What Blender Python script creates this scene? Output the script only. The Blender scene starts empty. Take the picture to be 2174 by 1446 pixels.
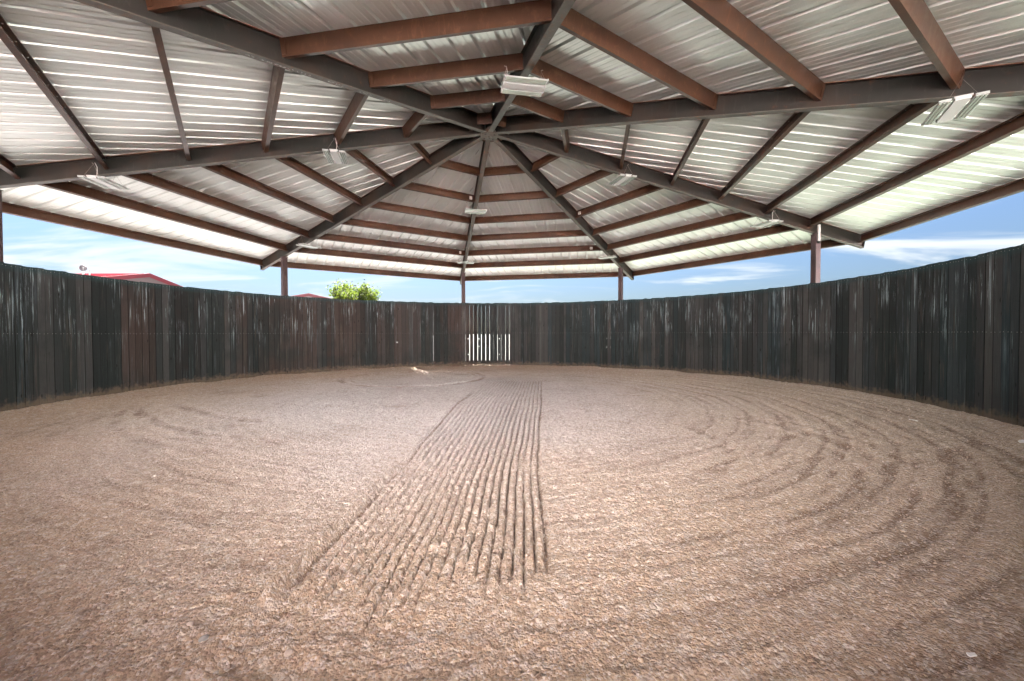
import bpy, bmesh, math, random
import numpy as np
from mathutils import Vector, Matrix
R_ = math.radians
random.seed(7); RNG = np.random.default_rng(7)
scene = bpy.context.scene
COL = scene.collection

# ------------------------------------------------------------------ camera
CAM = (0.22876, -8.54302, 1.26829)
cd = bpy.data.cameras.new("camera"); cam = bpy.data.objects.new("camera", cd); COL.objects.link(cam)
cd.sensor_width = 36.0; cd.lens = 874.569 / 2174 * 36.0
cd.clip_start = 0.05; cd.clip_end = 3000
cam.location = CAM
cam.rotation_euler = (Matrix.Rotation(math.pi / 2 - 0.01796, 3, 'X') @ Matrix.Rotation(-0.0018, 3, 'Z')).to_euler()
scene.camera = cam

# ------------------------------------------------------------------ world, sun, exposure
SUN_EL, SUN_AZ = R_(42), R_(-26)          # azimuth clockwise from +Y: sun ahead of the camera, to the left
w = bpy.data.worlds.new("World"); scene.world = w; w.use_nodes = True
nt = w.node_tree; nt.nodes.clear()
def N(t, typ, **kw):
    n = t.nodes.new(typ)
    for k, v in kw.items(): setattr(n, k, v)
    return n
wo = N(nt, 'ShaderNodeOutputWorld'); bg = N(nt, 'ShaderNodeBackground')
sky = N(nt, 'ShaderNodeTexSky', sky_type='NISHITA', sun_disc=False)
sky.sun_elevation = SUN_EL; sky.sun_rotation = SUN_AZ
sky.air_density = 1.0; sky.dust_density = 0.3; sky.ozone_density = 2.5; sky.altitude = 200
tc = N(nt, 'ShaderNodeTexCoord'); sep = N(nt, 'ShaderNodeSeparateXYZ')
nt.links.new(tc.outputs['Generated'], sep.inputs[0])
def M(t, op, a, b=None, c=None, clamp=False):
    n = t.nodes.new('ShaderNodeMath'); n.operation = op; n.use_clamp = clamp
    for i, v in enumerate((a, b, c)):
        if v is None: continue
        if isinstance(v, (int, float)): n.inputs[i].default_value = v
        else: t.links.new(v, n.inputs[i])
    return n.outputs[0]
den = M(nt, 'ADD', M(nt, 'MAXIMUM', sep.outputs[2], 0.0), 0.10)
cx = M(nt, 'DIVIDE', sep.outputs[0], den); cy = M(nt, 'DIVIDE', sep.outputs[1], den)
cmb = N(nt, 'ShaderNodeCombineXYZ'); nt.links.new(cx, cmb.inputs[0]); nt.links.new(cy, cmb.inputs[1]); cmb.inputs[2].default_value = 2.3
mp = N(nt, 'ShaderNodeMapping'); mp.inputs['Scale'].default_value = (0.60, 1.35, 1); mp.inputs['Rotation'].default_value = (0, 0, 0.35)
nt.links.new(cmb.outputs[0], mp.inputs[0])
nz = N(nt, 'ShaderNodeTexNoise'); nz.inputs['Scale'].default_value = 1.0; nz.inputs['Detail'].default_value = 7; nz.inputs['Roughness'].default_value = 0.55; nz.inputs['Distortion'].default_value = 0.7
nt.links.new(mp.outputs[0], nz.inputs['Vector'])
bias = M(nt, 'MULTIPLY', sep.outputs[0], -0.015)
cl = M(nt, 'ADD', nz.outputs['Fac'], bias)
mr = N(nt, 'ShaderNodeMapRange', interpolation_type='SMOOTHSTEP'); nt.links.new(cl, mr.inputs[0])
mr.inputs[1].default_value = 0.505; mr.inputs[2].default_value = 0.70; mr.inputs[3].default_value = 0.0; mr.inputs[4].default_value = 0.92
tint = N(nt, 'ShaderNodeMix', data_type='RGBA', blend_type='MULTIPLY'); tint.inputs[0].default_value = 1.0
nt.links.new(sky.outputs[0], tint.inputs[6]); tint.inputs[7].default_value = (0.0555, 0.0575, 0.0635, 1)
hz = N(nt, 'ShaderNodeMapRange'); nt.links.new(sep.outputs[2], hz.inputs[0]); hz.inputs[1].default_value = 0.0; hz.inputs[2].default_value = 0.30; hz.inputs[3].default_value = 0.40; hz.inputs[4].default_value = 1.38
hzm = N(nt, 'ShaderNodeVectorMath', operation='SCALE'); nt.links.new(tint.outputs[2], hzm.inputs[0]); nt.links.new(hz.outputs[0], hzm.inputs['Scale'])
mixc = N(nt, 'ShaderNodeMix', data_type='RGBA')
nt.links.new(mr.outputs[0], mixc.inputs[0]); nt.links.new(hzm.outputs[0], mixc.inputs[6]); mixc.inputs[7].default_value = (0.44, 0.47, 0.49, 1)
nt.links.new(mixc.outputs[2], bg.inputs[0]); bg.inputs[1].default_value = 0.05
nt.links.new(bg.outputs[0], wo.inputs[0])

sd = bpy.data.lights.new("sun", 'SUN'); so = bpy.data.objects.new("sun", sd); COL.objects.link(so)
sd.energy = 5.0; sd.angle = R_(0.5); sd.color = (1.0, 0.975, 0.94)
sdir = Vector((math.sin(SUN_AZ) * math.cos(SUN_EL), math.cos(SUN_AZ) * math.cos(SUN_EL), math.sin(SUN_EL)))
so.rotation_euler = sdir.to_track_quat('Z', 'Y').to_euler()
scene.view_settings.view_transform = 'Standard'; scene.view_settings.look = 'None'
scene.view_settings.exposure = 5.58; scene.view_settings.gamma = 1
scene.cycles.max_bounces = 10; scene.cycles.diffuse_bounces = 6; scene.cycles.glossy_bounces = 6
scene.cycles.caustics_reflective = True; scene.cycles.caustics_refractive = False
scene.cycles.sample_clamp_indirect = 6.0
scene.cycles.use_denoising = True

# ------------------------------------------------------------------ helpers
def tag(o, label=None, cat=None, group=None, kind=None):
    for k, v in (('label', label), ('category', cat), ('group', group), ('kind', kind)):
        if v: o[k] = v
    return o
def empty(name, loc=(0, 0, 0), rz=0.0):
    o = bpy.data.objects.new(name, None); COL.objects.link(o); o.location = loc; o.rotation_euler = (0, 0, rz); o.empty_display_size = 0.3
    return o
class MB:
    def __init__(s): s.v = []; s.f = []; s.mi = []
    def quad(s, pts, mi=0):
        b = len(s.v); s.v += [tuple(p) for p in pts]; s.f.append(tuple(range(b, b + len(pts)))); s.mi.append(mi)
    def hexa(s, c, mi=0):            # 8 corners: bottom 4 then top 4
        b = len(s.v); s.v += [tuple(p) for p in c]
        for q in ((0, 3, 2, 1), (4, 5, 6, 7), (0, 1, 5, 4), (1, 2, 6, 5), (2, 3, 7, 6), (3, 0, 4, 7)):
            s.f.append(tuple(b + i for i in q)); s.mi.append(mi)
    def box(s, c, size, ax=(Vector((1, 0, 0)), Vector((0, 1, 0)), Vector((0, 0, 1))), mi=0):
        c = Vector(c); h = [ax[i] * (size[i] / 2) for i in range(3)]
        s.hexa([c - h[0] - h[1] - h[2], c + h[0] - h[1] - h[2], c + h[0] + h[1] - h[2], c - h[0] + h[1] - h[2],
                c - h[0] - h[1] + h[2], c + h[0] - h[1] + h[2], c + h[0] + h[1] + h[2], c - h[0] + h[1] + h[2]], mi)
    def beam(s, p0, p1, prof, side, up, mi=0, mis=None):     # extrude closed 2D profile from p0 to p1
        n = len(prof); b = len(s.v)
        for p in (p0, p1):
            s.v += [tuple(Vector(p) + side * a + up * c) for a, c in prof]
        for i in range(n):
            j = (i + 1) % n
            s.f.append((b + i, b + j, b + n + j, b + n + i)); s.mi.append(mis[i] if mis else mi)
        s.f.append(tuple(b + i for i in range(n - 1, -1, -1))); s.mi.append(mi)
        s.f.append(tuple(b + n + i for i in range(n))); s.mi.append(mi)
    def tube(s, pts, rad, seg=8, mi=0):
        pts = [Vector(p) for p in pts]
        if isinstance(rad, (int, float)): rad = [rad] * len(pts)
        b = len(s.v)
        for i, p in enumerate(pts):
            d = (pts[min(i + 1, len(pts) - 1)] - pts[max(i - 1, 0)]).normalized()
            a = d.orthogonal().normalized() if i == 0 else (a - d * a.dot(d)).normalized()
            c = d.cross(a)
            for k in range(seg):
                t = 2 * math.pi * k / seg
                s.v.append(tuple(p + (a * math.cos(t) + c * math.sin(t)) * rad[i]))
        for i in range(len(pts) - 1):
            for k in range(seg):
                k2 = (k + 1) % seg
                s.f.append((b + i * seg + k, b + i * seg + k2, b + (i + 1) * seg + k2, b + (i + 1) * seg + k)); s.mi.append(mi)
        s.f.append(tuple(b + k for k in range(seg - 1, -1, -1))); s.mi.append(mi)
        e = b + (len(pts) - 1) * seg; s.f.append(tuple(e + k for k in range(seg))); s.mi.append(mi)
    def build(s, name, mats, parent=None, loc=None, smooth=False, bevel=0, uv=None):
        me = bpy.data.meshes.new(name); me.from_pydata(s.v, [], s.f)
        for m in (mats if isinstance(mats, (list, tuple)) else [mats]): me.materials.append(m)
        me.polygons.foreach_set('material_index', s.mi)
        if smooth: me.polygons.foreach_set('use_smooth', [True] * len(s.f))
        me.update()
        bm = bmesh.new(); bm.from_mesh(me)
        if not uv: bmesh.ops.recalc_face_normals(bm, faces=bm.faces)
        bm.to_mesh(me); bm.free()
        o = bpy.data.objects.new(name, me); COL.objects.link(o)
        if parent: o.parent = parent
        if loc: o.location = loc
        if bevel:
            b = o.modifiers.new('bevel', 'BEVEL'); b.width = bevel; b.segments = 2; b.limit_method = 'ANGLE'
        return o

# ------------------------------------------------------------------ materials
def mat(name, col, rough=0.7, metal=0.0, spec=0.5):
    m = bpy.data.materials.new(name); m.use_nodes = True; t = m.node_tree
    p = t.nodes['Principled BSDF']
    p.inputs['Base Color'].default_value = (*col, 1); p.inputs['Roughness'].default_value = rough
    p.inputs['Metallic'].default_value = metal; p.inputs['Specular IOR Level'].default_value = spec
    return m, t, p
def coord(t, scale=(1, 1, 1), kind='Object', rot=(0, 0, 0)):
    c = N(t, 'ShaderNodeTexCoord'); m = N(t, 'ShaderNodeMapping'); m.inputs['Scale'].default_value = scale; m.inputs['Rotation'].default_value = rot
    t.links.new(c.outputs[kind], m.inputs[0]); return m.outputs[0]
def noise(t, vec, scale, detail=4, rough=0.55, dist=0.0):
    n = N(t, 'ShaderNodeTexNoise'); n.inputs['Scale'].default_value = scale; n.inputs['Detail'].default_value = detail
    n.inputs['Roughness'].default_value = rough; n.inputs['Distortion'].default_value = dist
    t.links.new(vec, n.inputs['Vector']); return n.outputs['Fac']
def ramp(t, fac, stops):
    r = N(t, 'ShaderNodeValToRGB'); e = r.color_ramp.elements
    while len(e) < len(stops): e.new(0.5)
    for i, (pos, c) in enumerate(stops):
        e[i].position = pos; e[i].color = (*c, 1) if len(c) == 3 else c
    t.links.new(fac, r.inputs[0]); return r.outputs[0]
def mix(t, fac, a, b, blend='MIX'):
    n = N(t, 'ShaderNodeMix', data_type='RGBA', blend_type=blend)
    for i, v in ((0, fac), (6, a), (7, b)):
        if isinstance(v, (int, float)): n.inputs[i].default_value = v
        elif isinstance(v, tuple): n.inputs[i].default_value = (*v, 1) if len(v) == 3 else v
        else: t.links.new(v, n.inputs[i])
    return n.outputs[2]
def step(t, v, a, b, lo=0.0, hi=1.0):
    n = N(t, 'ShaderNodeMapRange', interpolation_type='SMOOTHSTEP'); t.links.new(v, n.inputs[0])
    for i, x in enumerate((a, b, lo, hi)): n.inputs[i + 1].default_value = x
    return n.outputs[0]
def bump(t, p, h, strength, dist, prev=None):
    b = N(t, 'ShaderNodeBump'); b.inputs['Strength'].default_value = strength; b.inputs['Distance'].default_value = dist
    t.links.new(h, b.inputs['Height'])
    if prev: t.links.new(prev, b.inputs['Normal'])
    t.links.new(b.outputs[0], p.inputs['Normal']); return b.outputs[0]

# galvalume sheet
m_sheet, t, p = mat('galvalume_sheet', (0.72, 0.72, 0.70), 0.30, 0.80)
uvc = coord(t, kind='UV'); sp = N(t, 'ShaderNodeSeparateXYZ'); t.links.new(uvc, sp.inputs[0])
wn = N(t, 'ShaderNodeTexWhiteNoise', noise_dimensions='1D'); t.links.new(M(t, 'FLOOR', M(t, 'DIVIDE', sp.outputs[0], 0.9144)), wn.inputs['W'])
n1 = noise(t, coord(t, (1.2, 0.5, 1), 'UV'), 1.5, 5)
n2 = noise(t, coord(t, (14, 1.0, 1), 'UV'), 2.0, 3)
base = ramp(t, n1, [(0.25, (0.66, 0.69, 0.67)), (0.55, (0.76, 0.79, 0.77)), (0.8, (0.79, 0.81, 0.82))])
base = mix(t, M(t, 'MULTIPLY', wn.outputs['Value'], 0.25), base, (0.62, 0.66, 0.62))
t.links.new(base, p.inputs['Base Color'])
t.links.new(M(t, 'ADD', M(t, 'MULTIPLY', n2, 0.16), M(t, 'MULTIPLY', n1, 0.12), ), p.inputs['Roughness'])
rg = M(t, 'ADD', M(t, 'ADD', M(t, 'MULTIPLY', n2, 0.14), M(t, 'MULTIPLY', n1, 0.14)), 0.28)
t.links.new(rg, p.inputs['Roughness'])
nb = bump(t, p, noise(t, coord(t, (1.6, 0.8, 1), 'UV'), 2.2, 2), 1.0, 0.004)
bump(t, p, noise(t, coord(t, (60, 60, 60), 'UV'), 4, 2), 0.15, 0.001, nb)

def steel(name, c1, c2, c3, rough, rust=(0.16, 0.055, 0.025), rustpos=(0.62, 0.8), spec=0.5, metal=0.0):
    m, t, p = mat(name, c1, rough, metal, spec)
    a = noise(t, coord(t), 1.1, 6, 0.6); b = noise(t, coord(t), 9, 5, 0.65, 0.4); c = noise(t, coord(t), 60, 3)
    col = ramp(t, a, [(0.3, c1), (0.5, c2), (0.7, c3)])
    col = mix(t, step(t, b, *rustpos), col, rust)
    t.links.new(col, p.inputs['Base Color'])
    t.links.new(M(t, 'ADD', M(t, 'MULTIPLY', b, 0.3), rough - 0.15), p.inputs['Roughness'])
    drip = noise(t, coord(t, (5, 5, 1)), 3.2, 5, 0.7, 1.2)
    col2 = mix(t, step(t, drip, 0.54, 0.70, 0, 0.55), col, tuple(min(1, x * 1.9) for x in c2))
    col2 = mix(t, step(t, noise(t, coord(t), 0.9, 3), 0.5, 0.72, 0, 0.6), col2, tuple(x * 0.55 for x in c2)); t.links.new(col2, p.inputs['Base Color'])
    bump(t, p, M(t, 'ADD', b, M(t, 'MULTIPLY', c, 0.5)), 0.12, 0.004)
    return m
m_raft = steel('mill_scale_steel', (0.0135, 0.0145, 0.0125), (0.021, 0.0195, 0.0170), (0.033, 0.021, 0.0145), 0.5, rustpos=(0.60, 0.80), rust=(0.075, 0.032, 0.016), spec=0.15)
m_flange = steel('rusty_flange', (0.050, 0.048, 0.042), (0.072, 0.068, 0.058), (0.062, 0.046, 0.038), 0.45, rust=(0.13, 0.058, 0.03), rustpos=(0.5, 0.8), spec=0.2)
m_topfl = steel('rust_edge', (0.10, 0.035, 0.018), (0.16, 0.06, 0.03), (0.07, 0.03, 0.02), 0.55)
m_purl = steel('red_oxide_primer', (0.036, 0.0155, 0.0080), (0.054, 0.0245, 0.0130), (0.024, 0.0120, 0.0080), 0.36, rust=(0.085, 0.042, 0.022), rustpos=(0.56, 0.74), spec=0.22)
m_post = steel('post_steel', (0.045, 0.033, 0.034), (0.060, 0.040, 0.040), (0.038, 0.032, 0.034), 0.5, spec=0.15)
m_white, t, p = mat('white_enamel', (0.31, 0.325, 0.315), 0.35)
m_lens, t, p = mat('led_lens', (0.17, 0.20, 0.165), 0.25)
m_wire, t, p = mat('galvanised_wire', (0.22, 0.20, 0.18), 0.4, 0.8)
m_cable, t, p = mat('white_cable', (0.35, 0.34, 0.32), 0.5)
m_dark, t, p = mat('dark_recess', (0.015, 0.014, 0.013), 0.8)
m_box, t, p = mat('grey_box', (0.42, 0.40, 0.38), 0.5)
m_pvc, t, p = mat('grey_conduit', (0.40, 0.40, 0.38), 0.45)
m_cap, t, p = mat('cap_metal', (0.5, 0.5, 0.5), 0.4, 1.0)
m_screw, t, p = mat('screw_head', (0.22, 0.22, 0.21), 0.5, 0.3)

# stained timber planks: UV = (across board, height), colour attribute "rnd" = per-board random numbers
m_plank, t, p = mat('stained_planks', (0.06, 0.055, 0.05), 0.7, 0, 0.12)
at = N(t, 'ShaderNodeAttribute', attribute_name='rnd'); sr = N(t, 'ShaderNodeSeparateColor'); t.links.new(at.outputs['Color'], sr.inputs[0])
oc = coord(t)
fine = noise(t, coord(t, (30, 30, 1.3)), 3.0, 6, 0.65, 0.3)
med = noise(t, coord(t, (7, 7, 0.55)), 1.6, 5, 0.6)
big = noise(t, coord(t, (1, 1, 1.2)), 0.8, 4, 0.55)
c = ramp(t, sr.outputs[0], [(0.0, (0.016, 0.018, 0.018)), (0.3, (0.026, 0.029, 0.027)), (0.6, (0.042, 0.041, 0.039)), (0.85, (0.066, 0.062, 0.056)), (1.0, (0.11, 0.105, 0.096))])
c = mix(t, M(t, 'MULTIPLY', step(t, sr.outputs[1], 0.62, 0.9), 0.65), c, (0.066, 0.040, 0.031))
c = mix(t, M(t, 'MULTIPLY', step(t, sr.outputs[2], 0.72, 0.95), 0.65), c, (0.028, 0.043, 0.046))
c = mix(t, step(t, big, 0.45, 0.68, 0, 0.65), c, (0.026, 0.030, 0.028))
c = mix(t, step(t, med, 0.55, 0.72, 0, 0.6), c, (0.085, 0.068, 0.052))
c = mix(t, step(t, fine, 0.52, 0.75, 0, 0.65), c, (0.015, 0.014, 0.013))
sz = N(t, 'ShaderNodeSeparateXYZ'); t.links.new(oc, sz.inputs[0])
side = M(t, 'ABSOLUTE', sz.outputs[0])
streak = noise(t, coord(t, (17, 17, 0.42)), 1.7, 6, 0.75, 1.0)
patch = noise(t, coord(t, (2.2, 2.2, 1.0)), 1.0, 3, 0.5)
sm = M(t, 'MULTIPLY', step(t, streak, 0.54, 0.64), step(t, patch, 0.43, 0.60))
sm = M(t, 'MULTIPLY', sm, step(t, sz.outputs[2], 0.7, 1.9, 0.12, 1.0))
sm = M(t, 'MULTIPLY', sm, step(t, side, 1.5, 5.5, 0.22, 0.95))
wash = M(t, 'MULTIPLY', step(t, noise(t, coord(t, (9, 9, 0.9)), 1.3, 4, 0.6), 0.50, 0.68), step(t, sr.outputs[1], 0.35, 0.05))
c = mix(t, 1.0, c, (0.76, 0.79, 0.83), 'MULTIPLY')
c = mix(t, M(t, 'MULTIPLY', wash, 0.7), c, (0.085, 0.112, 0.130))
c = mix(t, sm, c, (0.30, 0.37, 0.39))
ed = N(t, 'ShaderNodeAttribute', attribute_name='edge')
c = mix(t, step(t, M(t, 'ABSOLUTE', ed.outputs['Fac']), 0.86, 0.99, 0, 0.85), c, (0.006, 0.006, 0.006))  # near-black board edges: shade of the plank gaps painted into the colour
gt = step(t, sz.outputs[2], 2.28, 2.40, 0, 0.55)
c = mix(t, gt, c, (0.022, 0.050, 0.052))
dirtn = noise(t, coord(t, (3, 3, 3)), 4, 3)
c = mix(t, M(t, 'MULTIPLY', step(t, M(t, 'ADD', sz.outputs[2], M(t, 'MULTIPLY', dirtn, -0.35)), -0.14, 0.02, 1, 0), 0.5), c, (0.16, 0.11, 0.075))
# knots
kn = N(t, 'ShaderNodeTexVoronoi', feature='F1'); kn.inputs['Scale'].default_value = 1.0; t.links.new(coord(t, (6.5, 6.5, 2.6)), kn.inputs['Vector'])
km = step(t, kn.outputs['Distance'], 0.05, 0.13, 0.8, 0.0)
c = mix(t, km, c, (0.010, 0.009, 0.008))
t.links.new(c, p.inputs['Base Color'])
hb = M(t, 'SUBTRACT', M(t, 'MULTIPLY', fine, 1.0), km)
bump(t, p, hb, 0.7, 0.006)
m_rail = m_plank

# arena dirt
m_dirt, t, p = mat('arena_dirt', (0.40, 0.29, 0.22), 0.95, 0, 0.15)
oc = coord(t); s3 = N(t, 'ShaderNodeSeparateXYZ'); t.links.new(oc, s3.inputs[0])
ln = noise(t, oc, 0.45, 5, 0.55); mn = noise(t, oc, 3.5, 5, 0.6); fn = noise(t, oc, 22, 4, 0.6)
# pale patch in the middle of the ring, browner soil along the wall and on the right
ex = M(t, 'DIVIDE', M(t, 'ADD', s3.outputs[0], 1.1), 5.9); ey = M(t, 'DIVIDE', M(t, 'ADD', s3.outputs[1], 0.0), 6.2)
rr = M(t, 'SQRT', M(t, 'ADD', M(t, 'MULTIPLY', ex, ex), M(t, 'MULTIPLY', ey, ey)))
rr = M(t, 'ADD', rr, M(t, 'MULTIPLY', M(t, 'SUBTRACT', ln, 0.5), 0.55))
paler = step(t, rr, 0.30, 1.20, 1, 0)
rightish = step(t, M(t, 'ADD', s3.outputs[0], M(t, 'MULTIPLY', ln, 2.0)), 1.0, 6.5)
brown_soil = mix(t, rightish, (0.45, 0.315, 0.22), (0.46, 0.36, 0.28))
col = mix(t, paler, brown_soil, (0.53, 0.48, 0.475))
col = mix(t, step(t, mn, 0.45, 0.75, 0, 0.30), col, (0.36, 0.30, 0.26))
col = mix(t, step(t, fn, 0.5, 0.8, 0, 0.25), col, (0.68, 0.60, 0.55))
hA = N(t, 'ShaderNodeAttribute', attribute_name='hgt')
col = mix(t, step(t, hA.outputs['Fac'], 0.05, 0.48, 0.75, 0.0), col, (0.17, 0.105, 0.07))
v1 = N(t, 'ShaderNodeTexVoronoi', feature='F1'); v1.inputs['Scale'].default_value = 95; t.links.new(oc, v1.inputs['Vector'])
v3 = N(t, 'ShaderNodeTexVoronoi', feature='F1'); v3.inputs['Scale'].default_value = 30; t.links.new(oc, v3.inputs['Vector'])
s1 = N(t, 'ShaderNodeSeparateColor'); t.links.new(v1.outputs['Color'], s1.inputs[0]); s2 = N(t, 'ShaderNodeSeparateColor'); t.links.new(v3.outputs['Color'], s2.inputs[0])
col = mix(t, step(t, s1.outputs[0], 0.55, 1.0, 0, 0.55), col, (0.20, 0.15, 0.12))
col = mix(t, step(t, s1.outputs[1], 0.6, 1.0, 0, 0.45), col, (0.72, 0.66, 0.62))
col = mix(t, step(t, s2.outputs[0], 0.5, 1.0, 0, 0.35), col, (0.24, 0.17, 0.13))
col = mix(t, step(t, s2.outputs[1], 0.72, 1.0, 0, 0.35), col, (0.66, 0.58, 0.54))
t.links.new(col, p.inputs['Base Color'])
v2 = N(t, 'ShaderNodeTexVoronoi', feature='SMOOTH_F1'); v2.inputs['Scale'].default_value = 48
wv = N(t, 'ShaderNodeVectorMath', operation='ADD'); t.links.new(oc, wv.inputs[0])
nv = N(t, 'ShaderNodeTexNoise'); nv.inputs['Scale'].default_value = 12; t.links.new(oc, nv.inputs['Vector'])
sc_ = N(t, 'ShaderNodeVectorMath', operation='SCALE'); sc_.inputs['Scale'].default_value = 0.05; t.links.new(nv.outputs['Color'], sc_.inputs[0]); t.links.new(sc_.outputs[0], wv.inputs[1])
t.links.new(wv.outputs[0], v2.inputs['Vector'])
hh = M(t, 'ADD', M(t, 'MULTIPLY', M(t, 'SUBTRACT', 1.0, v1.outputs['Distance']), 0.5), M(t, 'SUBTRACT', 1.0, v2.outputs['Distance']))
hh = M(t, 'ADD', hh, M(t, 'MULTIPLY', noise(t, oc, 90, 4, 0.7), 0.5))
bump(t, p, hh, 1.0, 0.013)
m_clod, t, p = mat('clod_soil', (0.42, 0.31, 0.25), 0.95, 0, 0.15)
inf = noise(t, coord(t), 6, 3)
t.links.new(ramp(t, inf, [(0.3, (0.24, 0.175, 0.14)), (0.5, (0.30, 0.235, 0.20)), (0.75, (0.36, 0.30, 0.27))]), p.inputs['Base Color'])
bump(t, p, noise(t, coord(t), 120, 4, 0.7), 0.7, 0.006)

# ------------------------------------------------------------------ fitted layout
WX, WY, RW = -0.35335, -0.38114, 7.83         # fence centre and radius
CAZ = math.atan2(CAM[1] - WY, CAM[0] - WX)
def Rf(a):                                     # fence radius: bowed outward, unseen, behind the camera to close off light there
    q = abs((a - CAZ + math.pi) % (2 * math.pi) - math.pi) / R_(24)
    return RW + (.80 * (1 - q * q * (3 - 2 * q)) if q < 1 else 0.0)
def low(a):                                    # unseen planks behind the camera, cut lower to let bounce light in
    q = abs((a - CAZ + math.pi) % (2 * math.pi) - math.pi) / R_(56)
    return 1.15 * (1 - q * q * (3 - 2 * q)) if q < 1 else 0.0
G = 1.055                                      # roof frame, in the same units
def gx(v, c): return c + G * (v - c)
HX, HY, ZH = gx(-0.2093, CAM[0]), gx(-0.37312, CAM[1]), gx(5.28076, CAM[2])
SL = 0.20519; TH = 0.19938
RINGS = [0.42] + [G * (1.62384 + 1.2041 * i) for i in range(6)] + [G * 9.12064]
RPOST = G * 7.8315
AO = [0.00199 * 0, 0, 0, 0, 0, 0, 0, 0]
AO = [0.00765, 0.00199, -0.00956, -0.01601, 0.00293, 0.01316, -0.01388, 0.01373]
ZO = [0.01734, -0.036, -0.02136, -0.01059, -0.00467, -0.03547, 0.05833, 0.03243]
def ang(k): k = (k - 1) % 8 + 1; return TH + math.pi / 2 - (k - 4) * math.pi / 4 + AO[k - 1]
def P(k, r, dz=0.0):                           # point under the purlins on rafter line k
    k = (k - 1) % 8 + 1; a = ang(k)
    return Vector((HX + r * math.cos(a), HY + r * math.sin(a), ZH - SL * r - ZO[k - 1] * r / 8.5 + dz))
PD, RD_UP, RD_DN, FW = 0.203, 0.212, 0.103, 0.102

# ------------------------------------------------------------------ shelter: frame and roof
shelter = tag(empty('round_pen_shelter', (HX, HY, 0)), 'open-sided octagonal steel shelter with corrugated metal roof over the round pen', 'shelter')
def part(mb, name, m, **kw):
    off = Vector((HX, HY, 0))
    mb.v = [tuple(Vector(q) - off) for q in mb.v]
    return mb.build(name, m, shelter, **kw)
I_PROF = lambda u, d: [(-FW/2, -d), (FW/2, -d), (FW/2, -d+.010), (.004, -d+.010), (.004, u-.010), (FW/2, u-.010), (FW/2, u), (-FW/2, u), (-FW/2, u-.010), (-.004, u-.010), (-.004, -d+.010), (-FW/2, -d+.010)]
I_MI = [1, 1, 0, 0, 0, 2, 2, 2, 0, 0, 0, 1]
tips = {}
for k in range(1, 9):
    a = ang(k); h = Vector((math.cos(a), math.sin(a), 0))
    p0 = P(k, 0.16); p1 = P(k, RINGS[-1] + 0.10)
    d = (p1 - p0).normalized(); side = d.cross(Vector((0, 0, 1))).normalized(); up = side.cross(d).normalized()
    mb = MB(); mb.beam(p0, p1, I_PROF(RD_UP - .008, RD_DN), side, up, 0, I_MI)
    # end plate on the tip
    mb.box(p1 + d * .005 + up * ((RD_UP - RD_DN) / 2 - .004), (.010, FW + .006, RD_UP + RD_DN + .004), (d, side, up), 0)
    if k == 1:                                  # faded paint stencil marks under the flange
        rs = random.Random(3)
        for r0, n, hgt in ((3.05, 15, .034), (4.05, 5, .030), (4.55, 4, .030), (4.98, 3, .03)):
            r0 = 7.7 - r0
            for i in range(n):
                if rs.random() < .12: continue
                c = P(k, r0 - i * .052) - up * (RD_DN + .0012)
                for j in range(rs.choice((2, 2, 3))):
                    o1 = rs.uniform(-.014, .014); th = rs.choice((0, 0, 1.57, .6, -.6))
                    ax0 = d * math.cos(th) + side * math.sin(th)
                    mb.box(c + d * o1 + side * (rs.uniform(-.014, .014) + .008), (rs.uniform(.018, .034), .0045, .0012), (ax0, up.cross(ax0), up), 3)
    part(mb, 'rafter', [m_raft, m_flange, m_topfl, m_white])
    tips[k] = (d, side, up)
# hub
mb = MB(); c = Vector((HX, HY, ZH - RD_DN))
oct_ = [(0.185 * math.cos(R_(22.5 + 45 * i) + TH), 0.185 * math.sin(R_(22.5 + 45 * i) + TH)) for i in range(8)]
X_, Y_, Z_ = Vector((1, 0, 0)), Vector((0, 1, 0)), Vector((0, 0, 1))
mb.beam(c + Z_ * -.055, c + Z_ * .02, oct_, X_, Y_, 0)
mb.beam(c + Z_ * .02, c + Z_ * .34, [(q[0] * .45, q[1] * .45) for q in oct_], X_, Y_, 0)
mb.tube([c + Z_ * -.085, c + Z_ * -.05], .04, 16, 0); mb.tube([c + Z_ * -.087, c + Z_ * -.084], .022, 12, 1)
for i in range(4):
    a = R_(45 + 90 * i) + TH; u = Vector((math.cos(a), math.sin(a), 0)); v = Vector((-u.y, u.x, 0)); q = c + Z_ * -.0575
    b0 = len(mb.v); tri = [q + u * .15 + v * .04, q + u * .15 - v * .04, q + u * .105]
    mb.quad([x for x in tri] , 1)
part(mb, 'hub_plate', [m_flange, m_dark], bevel=.004)

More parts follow.
